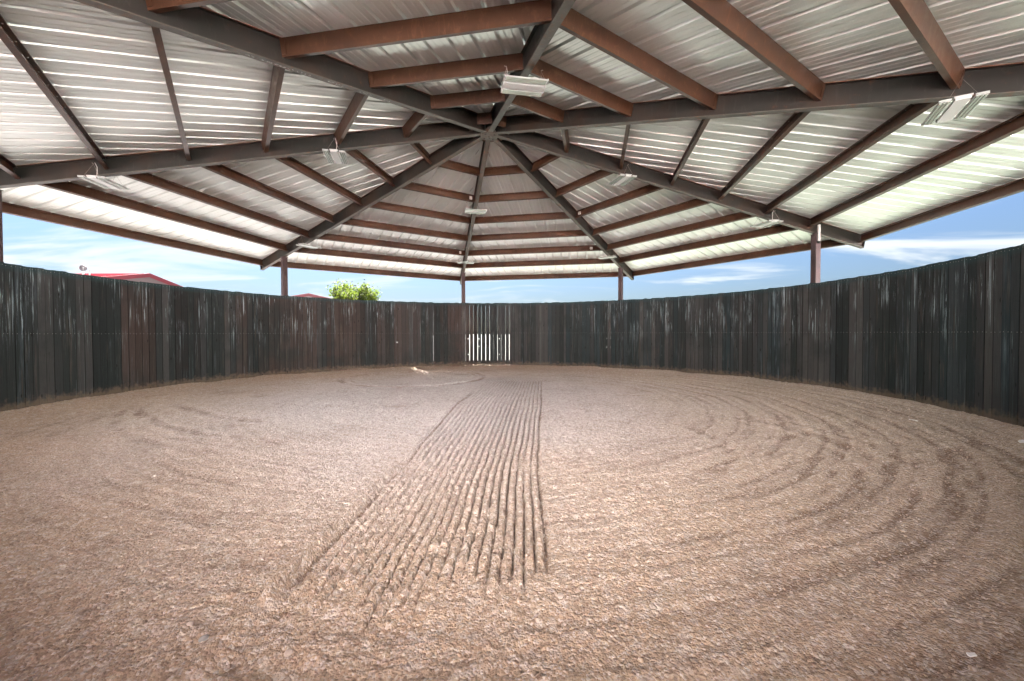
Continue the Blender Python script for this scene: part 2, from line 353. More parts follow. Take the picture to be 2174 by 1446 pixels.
# purlins: C sections, web on the eave side, lips toward the ridge
for k in range(1, 9):
    A = Vector((HX, HY, ZH)); E1, E2 = P(k, RINGS[-1]), P(k + 1, RINGS[-1])
    n = (E2 - A).cross(E1 - A).normalized()
    if n.z < 0: n = -n
    for i, r in enumerate(RINGS):
        q1, q2 = P(k, r), P(k + 1, r)
        e = (q2 - q1).normalized(); dn = n.cross(e); dn = dn if (q1 + q2 - 2 * A).dot(dn) > 0 else -dn     # down the slope
        fl = .064; T = .006
        L = (q2 - q1).length; ratio = (L / 2) / ((q1 + q2) / 2 - A).length
        inset = .007
        prof = [(0, 0), (0, PD), (-fl, PD), (-fl, PD - .02), (-fl + T, PD - .02), (-fl + T, PD - T), (-T, PD - T), (-T, T), (-fl + T, T), (-fl + T, .02), (-fl, .02), (-fl, 0)]
        mb = MB(); mid = (q1 + q2) / 2; b = 0
        for s_, q in ((-1, q1), (1, q2)):
            for (dd, hh_) in prof:
                half = L / 2 - inset + dd * ratio
                mb.v.append(tuple(mid + e * (s_ * half) + dn * dd + n * hh_))
        m_ = len(prof)
        for a_ in range(m_):
            b_ = (a_ + 1) % m_
            mb.f.append((a_, b_, m_ + b_, m_ + a_)); mb.mi.append(0)
        mb.f.append(tuple(range(m_ - 1, -1, -1))); mb.f.append(tuple(range(m_, 2 * m_))); mb.mi += [0, 0]
        if i > 0:
            for s_ in (-1, 1):                  # clip angle at each end
                mb.box(mid + e * (s_ * (L / 2 - .045)) + dn * .005 + n * .10, (.06, .006, .15), (e, dn, n), 0)
            # screws through the flange, at every rib
            u0 = -int((L / 2 - .1) / .3048) * .3048
            while u0 < L / 2 - .1:
                mb.box(mid + e * u0 + dn * -.03 + n * (PD - .0095), (.012, .012, .006), (e, dn, n), 1); u0 += .3048
        part(mb, 'purlin', [m_purl, m_screw])
    # ribbed roof sheet of this sector
    vE = ((E1 + E2) / 2 - A); e = (E2 - E1).normalized(); dn = n.cross(e); dn = dn if dn.dot(vE) > 0 else -dn
    V = vE.dot(dn) + .06
    u1 = (E1 - A).dot(e) / (E1 - A).dot(dn); u2 = (E2 - A).dot(e) / (E2 - A).dot(dn)
    lo, hi = u1 * V, u2 * V
    us = []
    j0 = int(math.floor(lo / .3048)) - 1; j1 = int(math.ceil(hi / .3048)) + 1
    for j in range(j0, j1):
        c0 = j * .3048
        for du, hh_ in ((-.030, 0), (-.013, .032), (.013, .032), (.030, 0), (.085, 0), (.095, .0045), (.115, .0045), (.125, 0), (.180, 0), (.190, .0045), (.210, .0045), (.220, 0)):
            us.append((c0 + du, hh_))
    us = [q for q in us if lo < q[0] < hi]
    me = bpy.data.meshes.new('roof_panel'); vs, fs, uvs = [], [], []
    ND = 8
    off = Vector((HX, HY, 0))
    for u, hh_ in us:
        v0 = (u / u1 if u < 0 else u / u2); v0 = max(v0, .02)
        for j in range(ND + 1):
            v = v0 + (V - v0) * j / ND
            vs.append(tuple(A + e * u + dn * v + n * (PD + .003 + hh_) - off)); uvs.append((u + k * 37.3, v))
    for i in range(len(us) - 1):
        for j in range(ND):
            b = i * (ND + 1) + j
            fs.append((b, b + 1, b + ND + 2, b + ND + 1))
    me.from_pydata(vs, [], fs); me.materials.append(m_sheet)
    ul = me.uv_layers.new(name='UVMap'); li = np.empty(len(me.loops), dtype=np.int32); me.loops.foreach_get('vertex_index', li)
    ul.data.foreach_set('uv', np.array(uvs, dtype=np.float32)[li].ravel())
    o = bpy.data.objects.new('roof_panel', me); COL.objects.link(o); o.parent = shelter

# ridge caps over the joints of the sheets
for k in range(1, 9):
    d, side, up = tips[k]; mb = MB()
    q0, q1 = P(k, .02) + up * (RD_UP + .040), P(k, RINGS[-1] + .07) + up * (RD_UP + .040)
    mb.beam(q0, q1, [(-.17, -.035), (0, .0), (.17, -.035), (.17, -.032), (0, .003), (-.17, -.032)], side, up, 0)
    part(mb, 'ridge_cap', m_cap)
mb = MB(); c = Vector((HX, HY, ZH + RD_UP + .05)); mb.beam(c - Z_ * .10, c - Z_ * .02, [(q[0] * 1.9, q[1] * 1.9) for q in oct_], X_, Y_, 0); part(mb, 'peak_cap', m_cap)
# posts
for k in range(1, 9):
    d, side, up = tips[k]; a = ang(k); h = Vector((math.cos(a), math.sin(a), 0))
    rp_ = RPOST
    while (P(k, rp_).xy - Vector((WX, WY))).length < Rf(math.atan2(P(k, rp_).y - WY, P(k, rp_).x - WX)) + .15: rp_ += .01      # posts stand just outside the planks
    if k == 2: rp_ += .14
    q = P(k, rp_); top = q.z - RD_DN - .012
    mb = MB(); w_ = .0735; mb.beam((q.x, q.y, -.15), (q.x, q.y, top), [(-w_, -w_), (w_, -w_), (w_, w_), (-w_, w_)], side, h, 0)
    mb.box((q.x, q.y, top + .004), (.20, .16, .012), (side, h, Z_), 0)
    part(mb, 'post', m_post, bevel=.006)
# conduit and cable down the post right of the far side
d, side, up = tips[6]; q = P(6, RPOST); h = Vector((math.cos(ang(6)), math.sin(ang(6)), 0))
s_out = side if side.x < 0 else -side
base = q - s_out * .0 + h * -.02
sd_ = (-s_out)
mb = MB(); pc = q + h * .0 + sd_ * .10 - h * .02
mb.tube([(pc.x, pc.y, q.z + .10), (pc.x, pc.y, q.z - .30)], .032, 12, 0); mb.tube([(pc.x, pc.y, q.z - .30), (pc.x, pc.y, q.z - .36)], .036, 12, 1)
part(mb, 'conduit', [m_pvc, m_dark], smooth=False)
for kk, rr0, t_, dd in ((3, 2, .93, 1), (3, 5, .955, 1), (4, 5, .90, 1), (5, 3, .06, 1)):     # small boxes on purlins
    q1, q2 = P(kk, RINGS[rr0]), P(kk + 1, RINGS[rr0]); q = q1.lerp(q2, t_); e = (q2 - q1).normalized()
    n = Z_; inw = (Vector((HX, HY, q.z)) - q).normalized()
    mb = MB(); mb.box(q + Z_ * .10 + inw * .055, (.085, .05, .085), (e, inw, Z_), 0)
    part(mb, 'junction_box', m_box, bevel=.004)

# ------------------------------------------------------------------ hanging light fixtures
def fixture(k, ring, label, tilt=0.0, drop=0.235, slide=0.0, cable=0):
    q = P(k, RINGS[ring] + slide); d, side, up = tips[k]
    z = q.z - drop; a = ang(k)
    root = empty('hanging_light', (q.x, q.y, z), a + math.pi / 2 + tilt)    # local X runs across the rafter
    tag(root, label, 'light fixture', 'hanging light fixtures under the rafters')
    Lh = .30
    mb = MB()
    mb.box((0, 0, .006), (.58, .13, .034)); mb.box((-.285, 0, .024), (.030, .15, .020)); mb.box((.285, 0, .024), (.030, .15, .020))
    mb.build('driver_housing', m_white, root, bevel=.004)
    for s_ in (-1, 1):
        mb = MB(); mb.box((0, s_ * .145, .004), (.60, .105, .014))
        mb.box((-.293, s_ * .145, .010), (.014, .105, .022)); mb.box((.293, s_ * .145, .010), (.014, .105, .022))
        w1 = mb.build('wing_panel', m_white, root, bevel=.002)
        mb = MB()
        for j in (-.033, 0, .033): mb.box((0, s_ * .145 + j, -.008), (.55, .020, .010))
        mb.build('led_strip', m_lens, w1, bevel=.002)
    for s_ in (-1, 1):
        top = Vector((s_ * .24, 0, drop + .005)); mb = MB()
        for y in (-.12, .12): mb.tube([(s_ * .285, y, .012), top], .0015, 6)
        mb.tube([top, top + Vector((s_ * .03, 0, .012))], .006, 6)
        mb.build('hanger_wire', m_wire, root)
    if cable:
        mb = MB(); mb.tube([(cable * .22, .03, .03), (cable * .235, .05, .12), (cable * .222, .04, .20), (cable * .24, .02, drop + .03)], .006, 8)
        mb.build('power_cable', m_cable, root, smooth=True)
    return root
fixture(8, 2, 'white fixture crossing under the rafter nearest the camera, largest and upmost', -.04, cable=-1)
fixture(6, 2, 'small white fixture right of the roof hub, on the rafter toward the right post', .05)
fixture(4, 2, 'white fixture across the far middle rafter, halfway between hub and wall', -.02, cable=1)
fixture(2, 2, 'white fixture left of the roof hub, under the long left rafter', .03, cable=1)
fixture(7, 5, 'white louvred fixture hanging on V wires at the upper right edge', .06, slide=-.05)
fixture(6, 5, 'fixture high beside the right-hand steel post, below the sloping rafter', -.02, cable=-1)
fixture(5, 5, 'thin edge-on fixture near the top of the second post from the right', .0)
fixture(4, 5, 'thin edge-on fixture just above the post in the far middle', .0)
fixture(3, 5, 'fixture just above the left-hand post where the rafter meets it', .04)
fixture(2, 5, 'white fixture at the far left, close under the long left rafter', -.03, cable=1)

# ------------------------------------------------------------------ fence
fence = tag(empty('plank_fence', (WX, WY, 0)), 'tall circular fence of dark stained vertical planks around the dirt ring', 'fence')
def az_of_px(x, full=False):                               # azimuth (about the fence centre) of the point of the fence seen at column x
    vx = (x - 1087) / 874.57; ox, oy = CAM[0] - WX, CAM[1] - WY
    A_ = vx * vx + 1; B_ = 2 * (ox * vx + oy); C_ = ox * ox + oy * oy - RW * RW
    tt = (-B_ + math.sqrt(B_ * B_ - 4 * A_ * C_)) / (2 * A_)
    return (math.atan2(oy + tt, ox + tt * vx), tt) if full else math.atan2(oy + tt, ox + tt * vx)
wide = {az_of_px(x): w_ for x, w_ in ((868, .003), (876, .006), (920, .0055), (988, .010), (997, .010), (1005, .010), (1014, .009), (1022, .009), (1031, .012), (1039.5, .012), (1056, .006), (1064, .004), (1073, .009), (1081, .011), (570, .005), (615, .004), (709, .003), (739, .004), (748, .003), (1275, .004), (1638, .005), (1802, .005), (1903, .004), (1949, .004), (1120, .002), (1150, .002), (660, .003), (500, .003), (450, .003))}
holes = [(az_of_px(x), 1.268 - (y - 711) / 874.57 * az_of_px(x, True)[1]) for x, y, dd in ((994, 723, 16), (1017, 723, 16), (1017, 739, 16), (992, 756, 16), (1060, 723, 16), (1060, 756, 16), (899, 670, 16), (899, 687, 16), (1288, 723, 15.8), (1297, 723, 15.8), (1288, 741, 15.8), (1297, 741, 15.8), (1405, 739, 15.3), (1405, 758, 15.3), (1394, 685, 15.3), (1493, 634, 14.8), (1513, 632, 14.7), (1522, 632, 14.7), (1493, 742, 14.8), (1511, 742, 14.7), (1520, 742, 14.7), (1531, 742, 14.6), (1493, 762, 14.8), (1511, 763, 14.7), (1520, 763, 14.7), (1531, 763, 14.6), (1600, 745, 14.2), (1600, 768, 14.2), (682, 648, 15), (575, 698, 14), (843, 730, 16))]
camaz = math.atan2(CAM[1] - WY, CAM[0] - WX)
half_open = 0.002 / RW
rp = random.Random(11)
mb = MB(); rnd = []; edge = []
a = camaz + half_open; end = camaz + 2 * math.pi - half_open
def wrap(x): return x if x >= camaz else x + 2 * math.pi
gaps = sorted((wrap(k_), v_) for k_, v_ in wide.items()); hl = sorted((wrap(k_), v_) for k_, v_ in holes)
tone = .5; hue = .5; grn = .5; near_gap = False
while a < end:
    wd = rp.choice((.149, .149, .147, .140, .152)) if rp.random() > .12 else rp.uniform(.09, .13)
    b = a + wd / RW; gap = rp.choice((0.0, .0004, .0008, .0014))
    cand = [g for g in gaps if a + .05 / RW < g[0] < b + .045 / RW]
    if cand:
        b = cand[0][0] - cand[0][1] * .7 / RW; gap = cand[0][1] * .9
        if (b - a) * RW < .05: b = a + .07 / RW
    mid_a = (a + b) / 2; wdt = (b - a) * RW
    rad = Rf(mid_a) + .010 + rp.uniform(-.0035, .0035)
    h = Vector((math.cos(mid_a), math.sin(mid_a), 0)); tg = Vector((-h.y, h.x, 0))
    tw = 0.0 if gap > .002 or near_gap else rp.uniform(-.045, .045); near_gap = gap > .002; hx = (h + tg * tw).normalized(); tx = Vector((-hx.y, hx.x, 0))
    top = 2.435 + rp.uniform(-.012, .008) - low(mid_a); th = .034
    bands = [(-.12, top)]
    hh_ = [x for x in hl if a < x[0] < b]
    start = len(mb.v)
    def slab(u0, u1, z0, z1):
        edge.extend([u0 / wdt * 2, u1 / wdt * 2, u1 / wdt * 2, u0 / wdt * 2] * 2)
        c_ = h * rad
        mb.hexa([c_ + tx * u0 - hx * th / 2 + Z_ * z0, c_ + tx * u1 - hx * th / 2 + Z_ * z0, c_ + tx * u1 + hx * th / 2 + Z_ * z0, c_ + tx * u0 + hx * th / 2 + Z_ * z0,
                 c_ + tx * u0 - hx * th / 2 + Z_ * z1, c_ + tx * u1 - hx * th / 2 + Z_ * z1, c_ + tx * u1 + hx * th / 2 + Z_ * z1, c_ + tx * u0 + hx * th / 2 + Z_ * z1])
    if not hh_: slab(-wdt / 2, wdt / 2, -.12, top)
    else:
        u = (hh_[0][0] - mid_a) * RW; u = max(-wdt / 2 + .02, min(wdt / 2 - .02, u)); r_ = .011
        slab(-wdt / 2, u - r_, -.12, top); slab(u + r_, wdt / 2, -.12, top); z = -.12
        for zz in sorted(x[1] for x in hh_):
            if zz - r_ > z: slab(u - r_, u + r_, z, zz - r_); z = zz + r_
        slab(u - r_, u + r_, z, top)
    tone += (rp.random() - tone) * .75; hue += (rp.random() - hue) * .35; grn += (rp.random() - grn) * .35
    azd = math.degrees(mid_a)
    hu = min(1, max(0, hue + (.22 if 95 < azd % 360 < 175 else -.12)))
    gr = min(1, max(0, grn + (.25 if (azd % 360 < 75 or azd % 360 > 300) else 0)))
    rnd += [(tone, hu, gr, 1.0)] * (len(mb.v) - start)
    # screws: two per plank on each rail
    start = len(mb.v)
    for zz in (top - .04, 1.272 - low(mid_a) * .45):
        for u in (-wdt * .28, wdt * .28):
            c_ = h * rad + tx * (u + rp.uniform(-.006, .006)) - hx * (th / 2 + .0012) + Z_ * (zz + rp.uniform(-.004, .004))
            mb.box(c_, (.0075, .003, .0075), (tx, hx, Z_), 1)
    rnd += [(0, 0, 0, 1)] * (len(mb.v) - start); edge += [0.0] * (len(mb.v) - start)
    a = b + gap / RW
pw = mb.build('plank_wall', [m_plank, m_screw], fence)
ca = pw.data.color_attributes.new('rnd', 'FLOAT_COLOR', 'POINT'); ca.data.foreach_set('color', np.array(rnd, dtype=np.float32).ravel())
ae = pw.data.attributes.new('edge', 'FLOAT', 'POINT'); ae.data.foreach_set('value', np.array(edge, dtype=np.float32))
for z0, z1 in ((2.335, 2.425), (1.228, 1.318), (.05, .21)):
    mb = MB(); n_ = 150; rr_ = []
    a0, a1 = camaz + half_open, camaz + 2 * math.pi - half_open
    for i in range(n_ + 1):
        a_ = a0 + (a1 - a0) * i / n_; h = Vector((math.cos(a_), math.sin(a_), 0)); b_ = len(mb.v); dR = Rf(a_) - RW
        for r_, z_ in ((RW + .0350, z0), (RW + .0730, z0), (RW + .0730, z1), (RW + .0350, z1)): mb.v.append(tuple(h * (r_ + dR) + Z_ * (z_ - (low(a_) if z0 > 2 else low(a_) * .45 if z0 > 1 else 0))))
        if i < n_:
            for q0, q1 in ((0, 1), (1, 2), (2, 3), (3, 0)): mb.f.append((b_ + q0, b_ + q1, b_ + 4 + q1, b_ + 4 + q0)); mb.mi.append(0)
    mb.f.append((3, 2, 1, 0)); mb.f.append(tuple(len(mb.v) - 4 + i for i in range(4))); mb.mi += [0, 0]
    rl = mb.build('rail', m_rail, fence)
    ca = rl.data.color_attributes.new('rnd', 'FLOAT_COLOR', 'POINT'); ca.data.foreach_set('color', np.array([(.3, .2, .4, 1)] * len(mb.v), dtype=np.float32).ravel())

# ------------------------------------------------------------------ arena floor
def hash2(ix, iy, s):
    h = (ix.astype(np.int64) * 374761393 + iy.astype(np.int64) * 668265263 + s * 982451653) & 0xffffffff
    h = ((h ^ (h >> 13)) * 1274126177) & 0xffffffff
    return ((h ^ (h >> 16)) & 0xffffff) / float(0xffffff)
def vnoise(x, y, s):
    ix, iy = np.floor(x), np.floor(y); fx, fy = x - ix, y - iy; ix = ix.astype(np.int64); iy = iy.astype(np.int64)
    fx = fx * fx * fx * (fx * (fx * 6 - 15) + 10); fy = fy * fy * fy * (fy * (fy * 6 - 15) + 10)
    a, b, c, d = hash2(ix, iy, s), hash2(ix + 1, iy, s), hash2(ix, iy + 1, s), hash2(ix + 1, iy + 1, s)
    return (a * (1 - fx) + b * fx) * (1 - fy) + (c * (1 - fx) + d * fx) * fy - .5
def fbm(x, y, s, o=4, g=.5):
    r = 0; am = 1
    for i in range(o):
        r = r + am * vnoise(x * 2 ** i + i * 17.1, y * 2 ** i - i * 9.7, s + i); am *= g
    return r
def clods(x, y, cell, s, dens=1.0, el=1.0):    # rounded lumps of random size
    gx_, gy_ = x / cell, y / cell; ix, iy = np.floor(gx_).astype(np.int64), np.floor(gy_).astype(np.int64); best = np.zeros_like(x)
    for dx in (-1, 0, 1):
        for dy in (-1, 0, 1):
            jx, jy = ix + dx, iy + dy
            px = jx + hash2(jx, jy, s); py = jy + hash2(jx, jy, s + 1)
            rad = .30 + .45 * hash2(jx, jy, s + 2); on = hash2(jx, jy, s + 3) < dens
            th = hash2(jx, jy, s + 4) * 6.28; st = 1 + .5 * hash2(jx, jy, s + 5) * el
            ux, uy = gx_ - px, gy_ - py; vx_ = (ux * np.cos(th) + uy * np.sin(th)) / st; vy_ = -ux * np.sin(th) + uy * np.cos(th)
            q = 1 - (vx_ ** 2 + vy_ ** 2) / rad ** 2
            best = np.maximum(best, np.where(on & (q > 0), np.sqrt(np.maximum(q, 0)) * rad, 0))
    return best * cell
def sstep(x, a, b): q = np.clip((x - a) / (b - a), 0, 1); return q * q * (3 - 2 * q)
def axis(lo, hi, f):
    out = [lo]
    while out[-1] < hi: out.append(out[-1] + f(out[-1]))
    return np.array(out)
xs = axis(-8.35, 7.65, lambda x: .0115 if -1.25 < x < 1.15 else min(.05, .0115 + .010 * (abs(x + .05) - 1.2)))
ys = axis(-9.1, 7.62, lambda y: .010 if y < -5.2 else min(.055, .010 + .0048 * (y + 5.2)))
GX, GY = np.meshgrid(xs, ys)
def left_edge(y): return np.interp(y, [-7, -6.56, -4.2, -1.3, 2.3, 4.2], [-.92, -.92, -.86, -.83, -.48, -.9])
def right_edge(y): return np.interp(y, [-7, -6.59, -4.2, -1.3, 2.3, 4.2], [.42, .42, .49, .74, 1.01, .8])
def height(x, y):
    rc = np.hypot(x - WX, y - WY); th = np.arctan2(y - WY, x - WX)
    z = .030 * fbm(x * .45, y * .45, 5, 3) + .012 * fbm(x * 1.6, y * 1.6, 9, 3)
    wob = .22 * fbm(x * .35, y * .35, 21, 2)
    # concentric working marks, strongest on the right and near the wall
    w2 = .16 * fbm(x * .8, y * .8, 22, 2)
    conc = np.sin((rc + wob) * 2 * np.pi / .47) * .40 + .42 * np.sin((rc + w2) * 2 * np.pi / .19 + 1.1) + .25 * np.sin((rc + wob) * 2 * np.pi / .105)
    am = .024 * sstep(x, 1.3, 4.2) * sstep(rc, 3.0, 5.5) + .0065 * sstep(rc, 2.0, 5.0)
    am = am * (.75 + .6 * (fbm(x * .8, y * .8, 31, 2) + .5))
    z = z + am * conc
    # wheel tracks crossing the ring
    for cx_, cy_, rr0, wd_, dp, lo_, hi_ in ((-2.6, 3.4, 2.0, .10, .016, -3.2, 3.2), (-2.6, 3.4, 1.75, .05, .012, -3.2, 3.2), (-.6, 3.6, 7.55, .09, .016, -2.6, -1.75), (-.6, 5.2, 8.2, .10, .015, -2.5, -1.75), (-1.2, 1.6, 6.05, .08, .010, -2.9, -1.7), (-1.2, 1.6, 5.8, .05, .007, -2.9, -1.6), (1.9, 1.4, 6.3, .10, .014, -1.55, -.5), (2.4, 1.0, 4.6, .10, .012, -1.6, -.3), (1.4, -3.6, 2.6, .10, .016, -1.2, .7), (1.4, -3.6, 2.9, .06, .012, -1.2, .7), (1.4, -3.6, 2.35, .05, .009, -1.2, .8), (1.4, -3.6, 3.3, .07, .012, -1.1, .6), (1.4, -3.6, 3.65, .06, .010, -1.0, .6), (1.0, -3.4, 1.75, .08, .013, -1.2, .6), (3.5, 6.0, 6.2, .08, .014, -2.1, -1.2)):
        q = np.hypot(x - cx_, y - cy_) + .10 * fbm(x * .7, y * .7, 77, 2); aa = np.arctan2(y - cy_, x - cx_)
        msk = sstep(aa, lo_, lo_ + .45) * (1 - sstep(aa, hi_ - .45, hi_)) * (1 - np.exp(-((q - rr0) / .5) ** 2) * 0)
        dq = (q - rr0) / wd_
        z = z + msk * dp * (-np.exp(-dq ** 2) + .55 * np.exp(-((np.abs(dq) - 1.6) / .5) ** 2)) * (.7 + 1.2 * (fbm(x * 5, y * 5, 91, 2) + .25))
    # harrowed strip
    L, Rr = left_edge(y) + .022 * fbm(y * .9, y * .31, 301, 3), right_edge(y) + .022 * fbm(y * .8, y * .27 + 9, 305, 3)
    inside = sstep(x, L - .02, L + .02) * (1 - sstep(x, Rr - .02, Rr + .02)) * sstep(y + .45 * fbm(x * 7, y * .4, 3, 2), -6.72, -6.36) * (1 - sstep(y, 2.6, 4.2))
    u = (x - L) / (Rr - L) * 21 + .20 * fbm(x * 2.2, y * 1.4, 40, 3)
    ridge = np.minimum(1, np.abs(np.sin(np.pi * u)) * 1.9) ** .9
    far = sstep(y, -6.3, -4.6); rt = sstep((x - L) / (Rr - L), .55, .9)
    strong = np.clip(.80 + .25 * far + .25 * rt, 0, 1.15) * (.82 + .5 * (fbm(x * 2, y * .8, 61, 2) + .5))
    fade = 1 - .45 * sstep(y, -3.6, -.5)
    z = z * (1 - .5 * inside) + inside * fade * (.062 * strong * (ridge - .80))
    # loose trail leading on from the strip's near left corner
    tx_ = np.interp(y, [-7.6, -6.9, -6.5], [-.95, -.97, -.90]); z = z + (.013 * np.exp(-((x - tx_) / .05) ** 2) - .012 * np.exp(-((x - tx_ - .11) / .05) ** 2)) * sstep(y, -7.5, -7.0) * (1 - sstep(y, -6.65, -6.5))
    beadw = np.exp(-((x - L + .012) / .026) ** 2) * sstep(y, -6.66, -6.58) * (1 - sstep(y, -4.9, -4.2))
    z = z - .040 * np.exp(-((x - L - .040) / .020) ** 2) * sstep(y, -6.6, -6.4) * (1 - sstep(y, -2, 2)) - .020 * np.exp(-((x - Rr) / .020) ** 2) * sstep(y, -6.5, -6.2) * (1 - sstep(y, -1, 3))
    z = z + beadw * (.055 + .010 * fbm(x * 5, y * 9, 88, 2))
    # smooth patches where a hoof or wheel crossed the strip
    for px, py, rx, ry in ((-.72, -4.55, .13, .22), (.36, -4.50, .10, .28)):
        g = np.exp(-(((x - px) / rx) ** 2 + ((y - py) / ry) ** 2)); z = z * (1 - g) - .004 * g
        inside = inside * (1 - g * .9)
    # clods
    strip = inside * (1 - .55 * sstep(y, -4.8, -2.5))
    rough = .55 + .9 * (fbm(x * .9, y * .9, 51, 3) + .3)
    rough = np.clip(rough, .15, 1.5)
    z = z + clods(x, y, .030, 101, .75) * (.34 * rough * (1 - inside) + .55 * strip + .30 * (inside - strip))
    z = z + clods(x, y, .075, 131, .35) * (.10 * rough * (1 - inside) + .22 * strip)
    z = z + .005 * fbm(x * 18, y * 18, 71, 3) + clods(x, y, .021, 161, .8) * .30
    # lip of soil against the planks
    z = z + .055 * sstep(rc, 7.1, 7.85) * (.7 + .8 * fbm(th * 9, rc * .5, 15, 3)) - .02
    return z
GZ = height(GX, GY)
rc = np.hypot(GX - WX, GY - WY)
ny, nx = GX.shape
ins = (rc < RW + .25) | ((GY < -7.8) & (np.abs(GX - CAM[0]) < 3.6))
keep = ins[:-1, :-1] | ins[1:, :-1] | ins[:-1, 1:] | ins[1:, 1:]
idx = np.arange(ny * nx).reshape(ny, nx)
q = np.stack([idx[:-1, :-1][keep], idx[:-1, 1:][keep], idx[1:, 1:][keep], idx[1:, :-1][keep]], 1)
used = np.zeros(ny * nx, bool); used[q.ravel()] = True; remap = np.cumsum(used) - 1
co = np.stack([GX.ravel()[used], GY.ravel()[used], GZ.ravel()[used]], 1).astype(np.float32); q = remap[q].astype(np.int32)
me = bpy.data.meshes.new('arena_floor'); me.vertices.add(len(co)); me.vertices.foreach_set('co', co.ravel())
me.loops.add(q.size); me.loops.foreach_set('vertex_index', q.ravel()); me.polygons.add(len(q))
me.polygons.foreach_set('loop_start', np.arange(0, q.size, 4, dtype=np.int32)); me.polygons.foreach_set('loop_total', np.full(len(q), 4, dtype=np.int32))
me.polygons.foreach_set('use_smooth', np.ones(len(q), bool)); me.update(calc_edges=True); me.validate()
# how far each point lies below its surroundings: the soil colour gets darker in the low spots
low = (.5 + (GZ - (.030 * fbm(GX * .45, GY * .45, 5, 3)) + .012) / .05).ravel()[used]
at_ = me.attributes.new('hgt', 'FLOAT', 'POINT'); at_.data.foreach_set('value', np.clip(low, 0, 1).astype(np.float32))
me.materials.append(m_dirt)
fl = bpy.data.objects.new('arena_floor', me); COL.objects.link(fl); tag(fl, 'raked brown dirt floor of the round pen with a harrowed strip', kind='structure')

# loose clods and pebbles
def ico(sub=1):
    bm = bmesh.new(); bmesh.ops.create_icosphere(bm, subdivisions=sub, radius=1.0)
    v = np.array([x.co[:] for x in bm.verts]); f = np.array([[y.index for y in x.verts] for x in bm.faces]); bm.free(); return v, f
iv, jf = ico(1)
NC = 15000
dep = 1.1 + 6.5 * RNG.random(NC) ** 1.7; lat = (RNG.random(NC) * 2 - 1) * 1.3 * dep
cxs = CAM[0] + lat; cys = CAM[1] + dep
ok = (np.hypot(cxs - WX, cys - WY) < 7.6); cxs, cys, dep = cxs[ok], cys[ok], dep[ok]; NC = len(cxs)
instrip = (cxs > left_edge(cys)) & (cxs < right_edge(cys)) & (cys > -6.6)
sz_ = .0035 + .0060 * RNG.random(NC) ** 2.2 + np.where(RNG.random(NC) < .03, .011 * RNG.random(NC), 0)
zz = height(cxs, cys)
V_, F_ = [], []
for i in range(NC):
    vv = iv * (1 + .32 * (RNG.random((len(iv), 1)) - .5)) * (np.array([1, .8 + .3 * RNG.random(), .6 + .25 * RNG.random()]) * sz_[i])
    a_ = RNG.random() * 6.28; ca_, sa_ = math.cos(a_), math.sin(a_)
    vv = np.stack([vv[:, 0] * ca_ - vv[:, 1] * sa_, vv[:, 0] * sa_ + vv[:, 1] * ca_, vv[:, 2]], 1) + [cxs[i], cys[i], zz[i] + sz_[i] * .12]
    F_.append(jf + i * len(iv)); V_.append(vv)
V_ = np.concatenate(V_); F_ = np.concatenate(F_)
me = bpy.data.meshes.new('loose_clods'); me.vertices.add(len(V_)); me.vertices.foreach_set('co', V_.astype(np.float32).ravel())
me.loops.add(F_.size); me.loops.foreach_set('vertex_index', F_.astype(np.int32).ravel()); me.polygons.add(len(F_))
me.polygons.foreach_set('loop_start', np.arange(0, F_.size, 3, dtype=np.int32)); me.polygons.foreach_set('loop_total', np.full(len(F_), 3, dtype=np.int32))
me.polygons.foreach_set('use_smooth', np.ones(len(F_), bool)); me.update(calc_edges=True); me.materials.append(m_dirt)
at_ = me.attributes.new('hgt', 'FLOAT', 'POINT'); at_.data.foreach_set('value', np.full(len(V_), .8, dtype=np.float32))
lc = bpy.data.objects.new('loose_clods', me); COL.objects.link(lc); tag(lc, 'small loose clods and pebbles scattered over the dirt floor', 'clods', kind='stuff')

# single stones and scraps one can point to
m_stone, t, p = mat('grey_stone', (0.30, 0.27, 0.25), 0.8); bump(t, p, noise(t, coord(t), 60, 4), .4, .004)
m_stone2, t, p = mat('tan_stone', (0.50, 0.40, 0.34), 0.85); bump(t, p, noise(t, coord(t), 60, 4), .4, .004)
m_scrap, t, p = mat('white_scrap', (0.80, 0.80, 0.78), 0.7)
def stone(x, y, s, m, label, seed, group=None, flat=.62):
    r = np.random.default_rng(seed); v, f = ico(3)
    dr = r.normal(size=(6, 3)); dr /= np.linalg.norm(dr, axis=1)[:, None]
    k_ = 1 + .10 * np.sin(v @ dr[0] * 2.4) + .12 * (v @ dr[1]) - .12 * np.maximum(v @ dr[2] - .35, 0) - .18 * np.maximum(v @ dr[3] - .4, 0)
    v = v * k_[:, None] * [1, .78, flat] * s
    me = bpy.data.meshes.new('stone'); me.from_pydata(v.tolist(), [], f.tolist()); me.materials.append(m)
    me.polygons.foreach_set('use_smooth', [True] * len(f))
    o = bpy.data.objects.new('stone', me); COL.objects.link(o)
    z = float(height(np.array([[x]]), np.array([[y]]))[0, 0]); o.location = (x, y, z + s * flat * .45); o.rotation_euler = (0, 0, r.random() * 6)
    tag(o, label, 'stone', group); return o
stone(-1.04, -6.87, .020, m_stone, 'grey stone in the near left dirt, darkest and most distinct of the loose stones', 1)
stone(-1.17, -6.78, .018, m_stone2, 'tan stone just up and left of the grey stone in the near left dirt', 2)
stone(-.66, -6.93, .019, m_stone2, 'flat tan pebble in the near dirt below the end of the harrowed strip', 3)
stone(.46, -6.57, .019, m_stone2, 'round tan pebble at the near right corner of the harrowed strip', 4)
